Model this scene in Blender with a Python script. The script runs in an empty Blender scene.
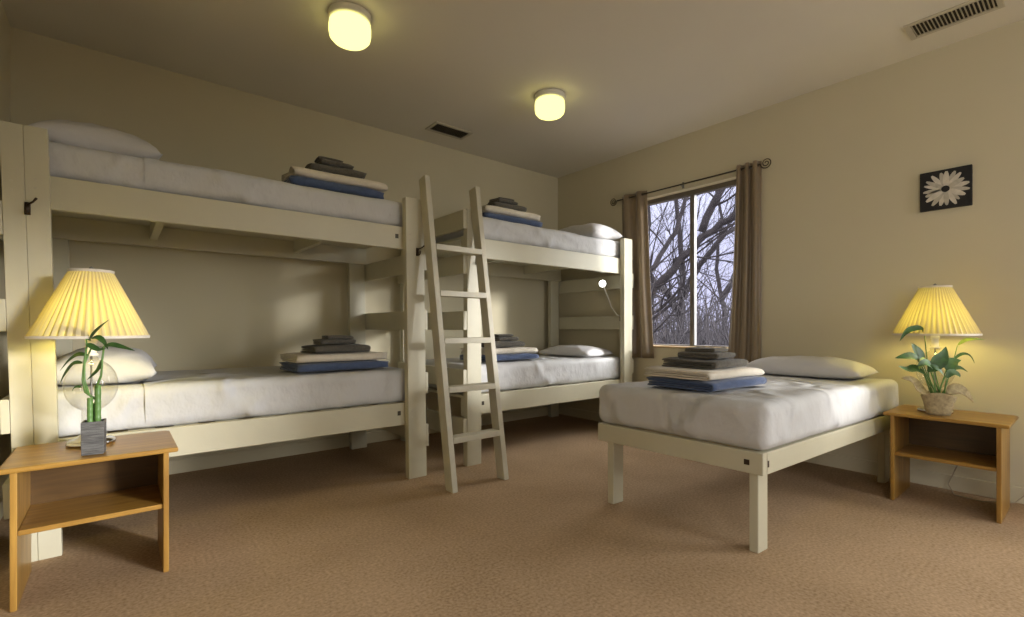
import bpy, bmesh, math, random
from mathutils import Vector, Matrix, noise
C = bpy.context.scene.collection
PI = math.pi
random.seed(7)
H = 2.894            # ceiling height
XR, XL, YB, YF = 4.19, -0.507, 4.23, -3.0   # right wall, left wall, back wall, wall behind the camera

# ------------------------------------------------------------------ materials
def nodes_mat(name):
    m = bpy.data.materials.new(name); m.use_nodes = True
    nt = m.node_tree
    return m, nt, nt.nodes['Principled BSDF'], nt.nodes['Material Output']
def N(nt, typ, **kw):
    n = nt.nodes.new(typ)
    for k, v in kw.items():
        if hasattr(n, k) and not isinstance(v, tuple): setattr(n, k, v)
        else: n.inputs[k.replace('_', ' ')].default_value = v
    return n
def mat(name, col, rough=0.6, var=0.06, scale=6.0, bump=0.0, bscale=200.0, metal=0.0, stretch=(1, 1, 1), spec=0.4, bdist=0.002, detail=4, sheen=0.0, sub=None):
    m, nt, b, out = nodes_mat(name)
    tc = nt.nodes.new('ShaderNodeTexCoord')
    mp = nt.nodes.new('ShaderNodeMapping'); mp.inputs['Scale'].default_value = stretch
    nt.links.new(tc.outputs['Object'], mp.inputs['Vector'])
    nz = nt.nodes.new('ShaderNodeTexNoise'); nz.inputs['Scale'].default_value = scale; nz.inputs['Detail'].default_value = detail
    nt.links.new(mp.outputs['Vector'], nz.inputs['Vector'])
    cr = nt.nodes.new('ShaderNodeValToRGB')
    cr.color_ramp.elements[0].position = 0.3; cr.color_ramp.elements[1].position = 0.7
    cr.color_ramp.elements[0].color = (*[c * (1 - var) for c in col], 1)
    cr.color_ramp.elements[1].color = (*[min(1, c * (1 + var)) for c in col], 1)
    nt.links.new(nz.outputs['Fac'], cr.inputs['Fac'])
    nt.links.new(cr.outputs['Color'], b.inputs['Base Color'])
    b.inputs['Roughness'].default_value = rough; b.inputs['Metallic'].default_value = metal
    b.inputs['Specular IOR Level'].default_value = spec
    if sheen: b.inputs['Sheen Weight'].default_value = sheen
    if bump:
        n2 = nt.nodes.new('ShaderNodeTexNoise'); n2.inputs['Scale'].default_value = bscale; n2.inputs['Detail'].default_value = 5
        nt.links.new(mp.outputs['Vector'], n2.inputs['Vector'])
        bp = nt.nodes.new('ShaderNodeBump'); bp.inputs['Strength'].default_value = bump; bp.inputs['Distance'].default_value = bdist
        nt.links.new(n2.outputs['Fac'], bp.inputs['Height']); nt.links.new(bp.outputs['Normal'], b.inputs['Normal'])
    return m

M = {}
M['wall'] = mat('wall_paint', (0.59, 0.53, 0.365), 0.75, 0.02, 1.5, 0.15, 140, spec=0.25)
M['ceiling'] = mat('ceiling_paint', (0.74, 0.70, 0.60), 0.85, 0.02, 1.5, 0.1, 120, spec=0.2)
M['paint'] = mat('cream_painted_wood', (0.52, 0.485, 0.35), 0.42, 0.05, 3.0, 0.35, 30, stretch=(1, 1, 1), bdist=0.0015)
M['ladder'] = mat('worn_painted_wood', (0.52, 0.485, 0.37), 0.5, 0.08, 8.0, 0.4, 40, bdist=0.0015)
M['blue'] = mat('blue_fleece', (0.072, 0.100, 0.180), 0.95, 0.12, 40, 0.5, 300, spec=0.1, sheen=0.3)
M['cream'] = mat('cream_blanket', (0.66, 0.60, 0.49), 0.95, 0.05, 30, 0.5, 250, spec=0.1, sheen=0.2)
M['towel'] = mat('charcoal_terry', (0.115, 0.105, 0.085), 1.0, 0.2, 90, 0.9, 380, spec=0.05, sheen=0.2, bdist=0.004)
M['curtain'] = mat('tan_satin', (0.21, 0.152, 0.085), 0.34, 0.05, 30, 0.15, 400, spec=0.5, sheen=0.3)
M['bronze'] = mat('dark_bronze', (0.06, 0.05, 0.035), 0.4, 0.1, 20, metal=0.6)
M['iron'] = mat('brown_iron', (0.055, 0.035, 0.02), 0.5, 0.2, 60, metal=0.5)
M['alu'] = mat('window_aluminium', (0.17, 0.15, 0.12), 0.4, 0.06, 20, metal=0.4)
M['alu_light'] = mat('bright_aluminium', (0.20, 0.195, 0.18), 0.35, 0.06, 20, metal=0.3)
M['chrome'] = mat('chrome', (0.6, 0.58, 0.54), 0.15, 0.02, 20, metal=1.0)
M['white_plastic'] = mat('white_plastic', (0.72, 0.70, 0.62), 0.4, 0.02)
M['black'] = mat('black_canvas', (0.012, 0.011, 0.010), 0.6, 0.2, 50)
M['petal'] = mat('printed_petal', (0.60, 0.55, 0.46), 0.7, 0.12, 40)
M['petal2'] = mat('printed_petal_shade', (0.46, 0.42, 0.34), 0.7, 0.12, 40)
M['vent'] = mat('vent_enamel', (0.52, 0.48, 0.37), 0.4, 0.03)
M['duct'] = mat('duct_shade_paint', (0.025, 0.02, 0.014), 0.8, 0.1)
M['leaf'] = mat('green_leaf', (0.032, 0.092, 0.016), 0.5, 0.35, 25, spec=0.5)
M['leaf_pale'] = mat('pale_leaf', (0.25, 0.36, 0.06), 0.45, 0.2, 25)
M['stem'] = mat('green_stem', (0.10, 0.20, 0.05), 0.45, 0.2, 30)
M['soil'] = mat('soil', (0.03, 0.02, 0.013), 1, 0.4, 80, 1, 120, bdist=0.01)
M['burlap'] = mat('burlap_wrap', (0.42, 0.345, 0.20), 0.9, 0.25, 60, 0.9, 260, spec=0.1, bdist=0.004)
M['pot'] = mat('grey_woven_pot', (0.10, 0.098, 0.092), 0.6, 0.5, 40, 0.8, 90, stretch=(0.5, 0.5, 4), bdist=0.004)
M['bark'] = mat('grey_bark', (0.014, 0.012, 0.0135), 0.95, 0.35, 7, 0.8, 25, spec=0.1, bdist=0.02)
M['twig'] = mat('grey_twigs', (0.032, 0.029, 0.032), 0.95, 0.3, 3, spec=0.1)
M['ground'] = mat('winter_field', (0.09, 0.084, 0.09), 1, 0.35, 0.8, spec=0.1)
M['cord'] = mat('cord_beige', (0.40, 0.33, 0.22), 0.5, 0.05)
M['outside'] = mat('outside_siding', (0.45, 0.42, 0.37), 0.8, 0.05)

def cloth(name, col, sc=4.0, stren=.6, stretch=(1, 1, 1)):
    m, nt, b, out = nodes_mat(name)
    tc = nt.nodes.new('ShaderNodeTexCoord'); mp = nt.nodes.new('ShaderNodeMapping'); mp.inputs['Scale'].default_value = stretch; mp.inputs['Rotation'].default_value = (.3, .5, .2)
    nt.links.new(tc.outputs['Object'], mp.inputs['Vector'])
    r_ = nt.nodes.new('ShaderNodeTexNoise'); r_.noise_type = 'RIDGED_MULTIFRACTAL'; r_.inputs['Scale'].default_value = sc; r_.inputs['Detail'].default_value = 2.5; r_.inputs['Distortion'].default_value = .8
    n_ = nt.nodes.new('ShaderNodeTexNoise'); n_.inputs['Scale'].default_value = sc * 3.5; n_.inputs['Detail'].default_value = 3
    f_ = nt.nodes.new('ShaderNodeTexNoise'); f_.inputs['Scale'].default_value = 500
    for q in (r_, n_, f_): nt.links.new(mp.outputs['Vector'], q.inputs['Vector'])
    prev = None
    for q, st, di in ((r_, stren, .07), (n_, .6, .018), (f_, .15, .001)):
        bp = nt.nodes.new('ShaderNodeBump'); bp.inputs['Strength'].default_value = st; bp.inputs['Distance'].default_value = di
        nt.links.new(q.outputs['Fac'], bp.inputs['Height'])
        if prev: nt.links.new(prev.outputs['Normal'], bp.inputs['Normal'])
        prev = bp
    nt.links.new(prev.outputs['Normal'], b.inputs['Normal'])
    b.inputs['Base Color'].default_value = (*col, 1); b.inputs['Roughness'].default_value = .85; b.inputs['Specular IOR Level'].default_value = .15
    return m
M['sheet'] = cloth('white_cotton_sheet', (.55, .545, .53), 3.8, 1.0, (1, 1, .7))
M['pillow'] = cloth('white_pillowcase_cotton', (.62, .605, .59), 3.0, .5)
# carpet: tan loop pile with mottling
def carpet():
    m, nt, b, out = nodes_mat('tan_carpet')
    tc = nt.nodes.new('ShaderNodeTexCoord')
    def nz(s, d=4):
        n = nt.nodes.new('ShaderNodeTexNoise'); n.inputs['Scale'].default_value = s; n.inputs['Detail'].default_value = d
        nt.links.new(tc.outputs['Object'], n.inputs['Vector']); return n
    a, f, g = nz(2.2), nz(75, 6), nz(420, 4)
    cr = nt.nodes.new('ShaderNodeValToRGB'); e = cr.color_ramp.elements
    e[0].position = .32; e[1].position = .68; e[0].color = (.28, .188, .102, 1); e[1].color = (.52, .365, .225, 1)
    mx = nt.nodes.new('ShaderNodeMath'); mx.operation = 'MULTIPLY_ADD'; mx.inputs[1].default_value = .28
    ad = nt.nodes.new('ShaderNodeMath'); ad.operation = 'MULTIPLY_ADD'; ad.inputs[1].default_value = .72; ad.inputs[2].default_value = 0
    nt.links.new(f.outputs['Fac'], ad.inputs[0]); nt.links.new(a.outputs['Fac'], mx.inputs[0]); nt.links.new(ad.outputs[0], mx.inputs[2])
    nt.links.new(mx.outputs[0], cr.inputs['Fac']); nt.links.new(cr.outputs['Color'], b.inputs['Base Color'])
    bp = nt.nodes.new('ShaderNodeBump'); bp.inputs['Strength'].default_value = .7; bp.inputs['Distance'].default_value = .004
    nt.links.new(g.outputs['Fac'], bp.inputs['Height']); nt.links.new(bp.outputs['Normal'], b.inputs['Normal'])
    b.inputs['Roughness'].default_value = 1; b.inputs['Specular IOR Level'].default_value = .1
    return m
M['carpet'] = carpet()

def wood(name, c0, c1, axis=0):
    m, nt, b, out = nodes_mat(name)
    tc = nt.nodes.new('ShaderNodeTexCoord'); mp = nt.nodes.new('ShaderNodeMapping')
    s = [14, 14, 14]; s[axis] = 1.2; mp.inputs['Scale'].default_value = s
    nt.links.new(tc.outputs['Object'], mp.inputs['Vector'])
    n = nt.nodes.new('ShaderNodeTexNoise'); n.inputs['Scale'].default_value = 2.4; n.inputs['Detail'].default_value = 7; n.inputs['Distortion'].default_value = .6
    nt.links.new(mp.outputs['Vector'], n.inputs['Vector'])
    cr = nt.nodes.new('ShaderNodeValToRGB'); e = cr.color_ramp.elements
    e[0].position = .3; e[1].position = .68; e[0].color = (*c0, 1); e[1].color = (*c1, 1)
    nt.links.new(n.outputs['Fac'], cr.inputs['Fac']); nt.links.new(cr.outputs['Color'], b.inputs['Base Color'])
    bp = nt.nodes.new('ShaderNodeBump'); bp.inputs['Strength'].default_value = .15; bp.inputs['Distance'].default_value = .001
    nt.links.new(n.outputs['Fac'], bp.inputs['Height']); nt.links.new(bp.outputs['Normal'], b.inputs['Normal'])
    b.inputs['Roughness'].default_value = .33
    return m
OAK0, OAK1 = (.215, .105, .018), (.38, .212, .042)
M['oak'] = wood('honey_oak', OAK0, OAK1, 0)
M['oak_v'] = wood('honey_oak_upright', OAK0, OAK1, 2)
M['oak_dark'] = wood('dark_brown_wood', (.055, .028, .008), (.10, .052, .013), 0)  # much darker brown than the oak, for the back panel
M['sill'] = wood('pine_sill', (.42, .27, .10), (.60, .42, .19), 1)

def glass(name, tint=(1, 1, 1), refl=0.05, edge=0.0):
    m, nt, b, out = nodes_mat(name); nt.nodes.remove(b)
    t = nt.nodes.new('ShaderNodeBsdfTransparent'); t.inputs['Color'].default_value = (*tint, 1)
    g = nt.nodes.new('ShaderNodeBsdfGlossy'); g.inputs['Roughness'].default_value = .02
    mx = nt.nodes.new('ShaderNodeMixShader')
    fr = nt.nodes.new('ShaderNodeLayerWeight'); pw = nt.nodes.new('ShaderNodeMath'); pw.operation = 'POWER'; pw.inputs[1].default_value = 4
    ma = nt.nodes.new('ShaderNodeMath'); ma.operation = 'MULTIPLY_ADD'; ma.inputs[1].default_value = edge or .55; ma.inputs[2].default_value = refl
    nt.links.new(fr.outputs['Facing'], pw.inputs[0]); nt.links.new(pw.outputs[0], ma.inputs[0]); nt.links.new(ma.outputs[0], mx.inputs['Fac'])
    nt.links.new(t.outputs[0], mx.inputs[1]); nt.links.new(g.outputs[0], mx.inputs[2]); nt.links.new(mx.outputs[0], out.inputs['Surface'])
    return m
M['pane'] = glass('window_glass', (.97, .97, 1), .006, .3)
M['clear'] = glass('clear_glass', (.93, .93, .91), .07, .9)

def emit(name, col, strength):
    m, nt, b, out = nodes_mat(name); nt.nodes.remove(b)
    e = nt.nodes.new('ShaderNodeEmission'); e.inputs['Color'].default_value = (*col, 1); e.inputs['Strength'].default_value = strength
    nt.links.new(e.outputs[0], out.inputs['Surface']); return m
M['opal'] = emit('opal_glass_lit', (1, .90, .29), 1.75)
M['bulb'] = emit('warm_bulb', (1, .85, .23), 62)
M['led'] = emit('white_led', (1, 1, .95), 14)

def shade_mat():
    m, nt, b, out = nodes_mat('pleated_fabric'); nt.nodes.remove(b)
    d = nt.nodes.new('ShaderNodeBsdfDiffuse'); d.inputs['Color'].default_value = (.72, .62, .38, 1)
    t = nt.nodes.new('ShaderNodeBsdfTranslucent'); t.inputs['Color'].default_value = (.72, .58, .28, 1)
    # each pleat is doubled cloth along its fold, so less light passes there
    tc = nt.nodes.new('ShaderNodeTexCoord'); gr = nt.nodes.new('ShaderNodeTexGradient'); gr.gradient_type = 'RADIAL'
    nt.links.new(tc.outputs['Object'], gr.inputs['Vector'])
    m1 = nt.nodes.new('ShaderNodeMath'); m1.operation = 'MULTIPLY'; m1.inputs[1].default_value = 46
    m2 = nt.nodes.new('ShaderNodeMath'); m2.operation = 'FRACT'
    cr = nt.nodes.new('ShaderNodeValToRGB'); e = cr.color_ramp.elements
    e[0].position = 0; e[0].color = (.11, .075, .018, 1); e[1].position = 1; e[1].color = (.12, .085, .02, 1)
    k = e.new(.22); k.color = (.28, .235, .075, 1); k = e.new(.55); k.color = (.50, .45, .16, 1); k = e.new(.82); k.color = (.28, .235, .075, 1)
    nt.links.new(gr.outputs['Fac'], m1.inputs[0]); nt.links.new(m1.outputs[0], m2.inputs[0]); nt.links.new(m2.outputs[0], cr.inputs['Fac']); nt.links.new(cr.outputs['Color'], t.inputs['Color'])
    mx = nt.nodes.new('ShaderNodeMixShader'); mx.inputs['Fac'].default_value = .42
    nt.links.new(d.outputs[0], mx.inputs[1]); nt.links.new(t.outputs[0], mx.inputs[2]); nt.links.new(mx.outputs[0], out.inputs['Surface'])
    return m
M['shade'] = shade_mat()

# ------------------------------------------------------------------ helpers
ORG = {}
def obj(name, bm, m, parent=None, org=None, smooth=False, kind=None, bevel=0.0):
    """link a bmesh (world coordinates) as one mesh object; children use their thing's base as origin"""
    if parent is not None: o3 = ORG[parent.name]
    else: o3 = Vector(org) if org is not None else Vector((0, 0, 0))
    bmesh.ops.translate(bm, verts=bm.verts, vec=-o3)
    bmesh.ops.recalc_face_normals(bm, faces=bm.faces)
    me = bpy.data.meshes.new(name); bm.to_mesh(me); bm.free()
    for p in me.polygons: p.use_smooth = smooth
    me.materials.append(m)
    o = bpy.data.objects.new(name, me); C.objects.link(o)
    ORG[o.name] = o3
    if parent is not None: o.parent = parent
    else: o.location = o3
    if bevel:
        b = o.modifiers.new('bevel', 'BEVEL'); b.width = bevel; b.segments = 2; b.limit_method = 'ANGLE'; b.angle_limit = math.radians(40)
    if kind: o['kind'] = kind
    return o
def tag(o, label, cat, group=None):
    o['label'] = label; o['category'] = cat
    if group: o['group'] = group
    return o
def thing(name, loc, label, cat, group=None):
    o = bpy.data.objects.new(name, None); C.objects.link(o); o.location = loc; o.empty_display_size = .1
    ORG[o.name] = Vector(loc)
    return tag(o, label, cat, group)
def struct(name, bm, m, parent=None, **k):
    return obj(name, bm, m, parent, kind=None if parent else 'structure', **k)
def bx(bm, x0, x1, y0, y1, z0, z1, f=None):
    P = [(x, y, z) for x in (x0, x1) for y in (y0, y1) for z in (z0, z1)]
    if f: P = [f(*p) for p in P]
    v = [bm.verts.new(p) for p in P]
    for q in ((0, 1, 3, 2), (4, 6, 7, 5), (0, 4, 5, 1), (2, 3, 7, 6), (0, 2, 6, 4), (1, 5, 7, 3)): bm.faces.new([v[i] for i in q])
    return bm
def box(*a, f=None): return bx(bmesh.new(), *a, f=f)
def tube(bm, pts, rad, seg=8, cap=True):
    pts = [Vector(p) for p in pts]; n = len(pts)
    if not hasattr(rad, '__len__'): rad = [rad] * n
    rings = []; up = None
    for i, p in enumerate(pts):
        t = (pts[min(i + 1, n - 1)] - pts[max(i - 1, 0)])
        if t.length < 1e-9: t = Vector((0, 0, 1))
        t.normalize()
        if up is None:
            a = Vector((0, 0, 1)) if abs(t.z) < .9 else Vector((1, 0, 0)); up = t.cross(a).normalized()
        else:
            up = (up - t * up.dot(t))
            up = up.normalized() if up.length > 1e-6 else t.orthogonal().normalized()
        w = t.cross(up)
        rings.append([bm.verts.new(p + (up * math.cos(2 * PI * k / seg) + w * math.sin(2 * PI * k / seg)) * rad[i]) for k in range(seg)])
    for a, b in zip(rings, rings[1:]):
        for k in range(seg): bm.faces.new((a[k], a[(k + 1) % seg], b[(k + 1) % seg], b[k]))
    if cap: bm.faces.new(rings[0][::-1]); bm.faces.new(rings[-1])
    return bm
def lathe(bm, prof, cx, cy, seg=32, rfun=None, cap=(False, False)):
    rings = []
    for r, z in prof:
        rings.append([bm.verts.new((cx + (r * (rfun(2 * PI * k / seg, z) if rfun else 1)) * math.cos(2 * PI * k / seg),
                                    cy + (r * (rfun(2 * PI * k / seg, z) if rfun else 1)) * math.sin(2 * PI * k / seg), z)) for k in range(seg)])
    for a, b in zip(rings, rings[1:]):
        for k in range(seg): bm.faces.new((a[k], a[(k + 1) % seg], b[(k + 1) % seg], b[k]))
    if cap[0]: bm.faces.new(rings[0][::-1])
    if cap[1]: bm.faces.new(rings[-1])
    return bm
def nz(x, y, z, s): return noise.noise(Vector((x, y, z)) * s)

def rbox(x0, x1, y0, y1, z0, z1, r, step=.04, wr=0.0, seed=0, f=None, open_bottom=False, ridge=None):
    """rounded box with a fine grid, soft wrinkles; f maps its points into the place"""
    bm = bmesh.new()
    L = Vector((x1 - x0, y1 - y0, z1 - z0)); c = Vector((x0 + x1, y0 + y1, z0 + z1)) / 2
    def axis(a, b, rr):
        n = max(3, int((b - a) / step)); s = [a, a + rr * .35, a + rr * .7] + [a + rr + (b - a - 2 * rr) * i / n for i in range(n + 1)] + [b - rr * .7, b - rr * .35, b]
        return s
    A = [axis(x0, x1, r), axis(y0, y1, r), axis(z0, z1, min(r, (z1 - z0) * .3))]
    cache = {}
    def V(p):
        k = tuple(round(q, 5) for q in p)
        if k in cache: return cache[k]
        p = Vector(p); rz = min(r, (z1 - z0) * .3)
        inner = Vector((min(max(p.x, x0 + r), x1 - r), min(max(p.y, y0 + r), y1 - r), min(max(p.z, z0 + rz), z1 - rz)))
        d = p - inner
        if d.length > 1e-7:
            nn = Vector((d.x / r, d.y / r, d.z / rz)); nn.normalize(); q = inner + Vector((nn.x * r, nn.y * r, nn.z * rz))
            nrm = nn
        else: q = p; nrm = Vector((0, 0, 1))
        if wr:
            a = noise.noise(Vector((q.x * 3.1 + seed * 7, q.y * 3.1, q.z * 5))) + .5 * noise.noise(Vector((q.x * 9 + seed * 3, q.y * 9, q.z * 9 + 4)))
            if ridge: a += ridge(q, nrm)
            q = q + nrm * a * wr
        if f: q = Vector(f(*q))
        v = bm.verts.new(q); cache[k] = v; return v
    def face(ax, val):
        u, w = [i for i in range(3) if i != ax]
        for i in range(len(A[u]) - 1):
            for j in range(len(A[w]) - 1):
                quad = []
                for (a, b) in ((i, j), (i + 1, j), (i + 1, j + 1), (i, j + 1)):
                    p = [0, 0, 0]; p[ax] = val; p[u] = A[u][a]; p[w] = A[w][b]; quad.append(V(p))
                if len(set(quad)) == 4: bm.faces.new(quad)
    for ax in range(3):
        for val in (A[ax][0], A[ax][-1]):
            if open_bottom and ax == 2 and val == A[2][0]: continue
            face(ax, val)
    return bm

def pillow(cx, cy, z, W, D, T, seed=0, rot=0.0, tilt=0.0):
    """a plump case with pinched corners, long side D; z is the surface under it"""
    bm = bmesh.new(); n, m = 22, 30; top, bot = [], []
    R = Matrix.Rotation(rot, 3, 'Z') @ Matrix.Rotation(tilt, 3, 'Y')
    for i in range(n + 1):
        tr, br = [], []
        for j in range(m + 1):
            u, v = -1 + 2 * i / n, -1 + 2 * j / m
            f = (max(0, 1 - abs(u) ** 2.6) * max(0, 1 - abs(v) ** 3.2)) ** .48
            x = W / 2 * u * (1 - .07 * (1 - v * v)); y = D / 2 * v * (1 - .05 * (1 - u * u))
            w = .10 * nz(x * 1 + seed, y, seed * 3.3, 7) + .05 * nz(x + seed, y, 2, 17)
            edge = .20 * T * (1 - f) * 0
            zt = T * (.26 + .74 * f * (1 + w)) ; zb = T * .26 * (1 - min(1, f * 1.5)) 
            tr.append((x, y, zt if f > 0 else T * .26)); br.append((x, y, zb if f > 0 else T * .26))
        top.append(tr); bot.append(br)
    def mk(p):
        q = R @ Vector(p); return bm.verts.new((q.x + cx, q.y + cy, q.z + z))
    vt = [[mk(p) for p in row] for row in top]
    vb = [[vt[i][j] if i in (0, n) or j in (0, m) else mk(bot[i][j]) for j in range(m + 1)] for i in range(n + 1)]
    for g in (vt, vb):
        for i in range(n):
            for j in range(m): bm.faces.new((g[i][j], g[i + 1][j], g[i + 1][j + 1], g[i][j + 1]))
    zmin = min(v.co.z for v in bm.verts)
    for v in bm.verts: v.co.z += z + .001 - zmin
    return bm

def folded(W, D, Hh, nest=2, seed=0, soft=.004):
    """cloth folded into nested U layers: the round fold faces -y, the layer edges show at the x ends. base at z=0, centred"""
    bm = bmesh.new(); t = Hh / (2 * nest); nx = 14
    for k in range(nest):
        ro = Hh / 2 - k * t; ri = ro - t + (.0035 if nest > 1 else .0012); zc = Hh / 2
        yo = -D / 2 + Hh / 2 + 0.0; ye = D / 2 - .006 * k
        def contour(r, fwd):
            pts = []
            ny = 6
            for i in range(ny + 1): pts.append((ye + (yo - ye) * i / ny, zc - r))
            for i in range(1, 8):
                a = -PI / 2 - PI * i / 8; pts.append((yo + r * math.cos(a), zc + r * math.sin(a)))
            for i in range(ny + 1): pts.append((yo + (ye - yo) * i / ny, zc + r))
            return pts
        po, pi_ = contour(ro, 1), contour(max(ri, .0004), 1)
        rings = []
        for i in range(nx + 1):
            x = -W / 2 + W * i / nx; row = []
            for (y, z) in po + pi_[::-1]:
                e = 1 - .5 * (abs(2 * x / W) ** 8)
                xx = x * (1 - .012 * k) + soft * 2.2 * nz(seed, y, z * 3 + k * 5, 9) * abs(2 * x / W); yy = y + soft * 1.6 * nz(x, seed + 3, z, 5) + .004 * nz(x, y, z + seed, 25)
                taper = 1 - .16 * (abs(2 * x / W) ** 6) * (z / Hh)
                zz = z * taper * (1 + .14 * nz(x, y, seed * 1.7, 6) + .05 * nz(x, y, seed, 20))
                row.append(bm.verts.new((xx, yy, zz)))
            rings.append(row)
        m = len(rings[0]); h = m // 2
        for a, b in zip(rings, rings[1:]):
            for q in range(m): bm.faces.new((a[q], b[q], b[(q + 1) % m], a[(q + 1) % m]))
        for r_ in (rings[0], rings[-1]):
            for q in range(h - 1): bm.faces.new((r_[q], r_[q + 1], r_[m - 2 - q], r_[m - 1 - q]))
    zm = min(v.co.z for v in bm.verts)
    for v in bm.verts: v.co.z -= zm
    return bm
def place(bm, x, y, z, rz=0):
    bmesh.ops.rotate(bm, verts=bm.verts, cent=(0, 0, 0), matrix=Matrix.Rotation(rz, 3, 'Z'))
    bmesh.ops.translate(bm, verts=bm.verts, vec=(x, y, z)); return bm

def leaf(bm, pts, w, fold=.25, seg=4, prof=None):
    """a blade along pts, width w, with a V fold along its midrib"""
    pts = [Vector(p) for p in pts]; P = []
    for i in range(len(pts) - 1):
        for k in range(seg): 
            t = k / seg
            p0 = pts[max(i - 1, 0)]; p1 = pts[i]; p2 = pts[i + 1]; p3 = pts[min(i + 2, len(pts) - 1)]
            P.append(.5 * ((2 * p1) + (p2 - p0) * t + (2 * p0 - 5 * p1 + 4 * p2 - p3) * t * t + (3 * p1 - p0 - 3 * p2 + p3) * t ** 3))
    P.append(pts[-1]); n = len(P) - 1; rows = []
    for i, p in enumerate(P):
        t = (P[min(i + 1, n)] - P[max(i - 1, 0)]).normalized()
        s = t.cross(Vector((-.55, -.62, .62)))
        s = s.normalized() if s.length > 1e-3 else Vector((1, 0, 0))
        nn = s.cross(t).normalized(); u = i / n
        ww = w / 2 * (math.sin(PI * u ** .75) ** 1.05 if 0 < u < 1 else .02)
        rows.append([bm.verts.new(p - s * ww + nn * ww * fold), bm.verts.new(p), bm.verts.new(p + s * ww + nn * ww * fold)])
    for a, b in zip(rows, rows[1:]):
        for k in (0, 1): bm.faces.new((a[k], a[k + 1], b[k + 1], b[k]))
    return bm

# ------------------------------------------------------------------ room shell
def wall_holes(axis, c0, c1, a0, a1, z0, z1, holes):
    """a thick wall with rectangular openings; axis 'x': plane normal x, spans y a0..a1"""
    bm = bmesh.new()
    us = sorted({a0, a1, *[h[0] for h in holes], *[h[1] for h in holes]}); zs = sorted({z0, z1, *[h[2] for h in holes], *[h[3] for h in holes]})
    def P(c, u, z): return (c, u, z) if axis == 'x' else (u, c, z)
    cache = {}
    def V(c, u, z):
        k = (c, u, z)
        if k not in cache: cache[k] = bm.verts.new(P(c, u, z))
        return cache[k]
    def solid(i, j):
        if i < 0 or j < 0 or i >= len(us) - 1 or j >= len(zs) - 1: return False
        um, zm = (us[i] + us[i + 1]) / 2, (zs[j] + zs[j + 1]) / 2
        return not any(h[0] < um < h[1] and h[2] < zm < h[3] for h in holes)
    for i in range(len(us) - 1):
        for j in range(len(zs) - 1):
            if not solid(i, j): continue
            u0, u1, w0, w1 = us[i], us[i + 1], zs[j], zs[j + 1]
            for c in (c0, c1): bm.faces.new((V(c, u0, w0), V(c, u1, w0), V(c, u1, w1), V(c, u0, w1)))
            if not solid(i - 1, j): bm.faces.new((V(c0, u0, w0), V(c1, u0, w0), V(c1, u0, w1), V(c0, u0, w1)))
            if not solid(i + 1, j): bm.faces.new((V(c0, u1, w0), V(c1, u1, w0), V(c1, u1, w1), V(c0, u1, w1)))
            if not solid(i, j - 1): bm.faces.new((V(c0, u0, w0), V(c1, u0, w0), V(c1, u1, w0), V(c0, u1, w0)))
            if not solid(i, j + 1): bm.faces.new((V(c0, u0, w1), V(c1, u0, w1), V(c1, u1, w1), V(c0, u1, w1)))
    return bm
T = .16
W1 = (1.86, 3.10, .855, 2.375)
W2 = (-1.60, -.30, .855, 2.375)
W3 = (2.1, 3.75, .855, 2.375)
struct('floor', box(XL - T, XR + T, YF - T, YB + T, -.12, 0), M['carpet'])
struct('ceiling', box(XL - T, XR + T, YF - T, YB + T, H, H + .12), M['ceiling'])
struct('wall_back', box(XL - T, XR + T, YB, YB + T, 0, H), M['wall'])
W4_FILL = (-2.5, -.9, .855, 2.375)  # unseen left-wall opening, added to brighten the right wall and ceiling
struct('wall_left', wall_holes('x', XL - T, XL, YF, YB, 0, H, [W4_FILL]), M['wall'])
struct('wall_right', wall_holes('x', XR, XR + T, YF, YB, 0, H, [W1, W2]), M['wall'])
struct('wall_front', wall_holes('y', YF - T, YF, XL - T, XR + T, 0, H, [W3]), M['wall'])
def board(bm, a, b, n, h=.08, t=.014):
    pass
struct('baseboard_right', box(XR - .014, XR, YF, YB, 0, .098), M['wall'], bevel=.004)
struct('baseboard_back', box(XL, XR - .014, YB - .014, YB, 0, .098), M['wall'], bevel=.004)
struct('baseboard_left', box(XL, XL + .014, YF, YB - .014, 0, .098), M['wall'], bevel=.004)

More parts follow.
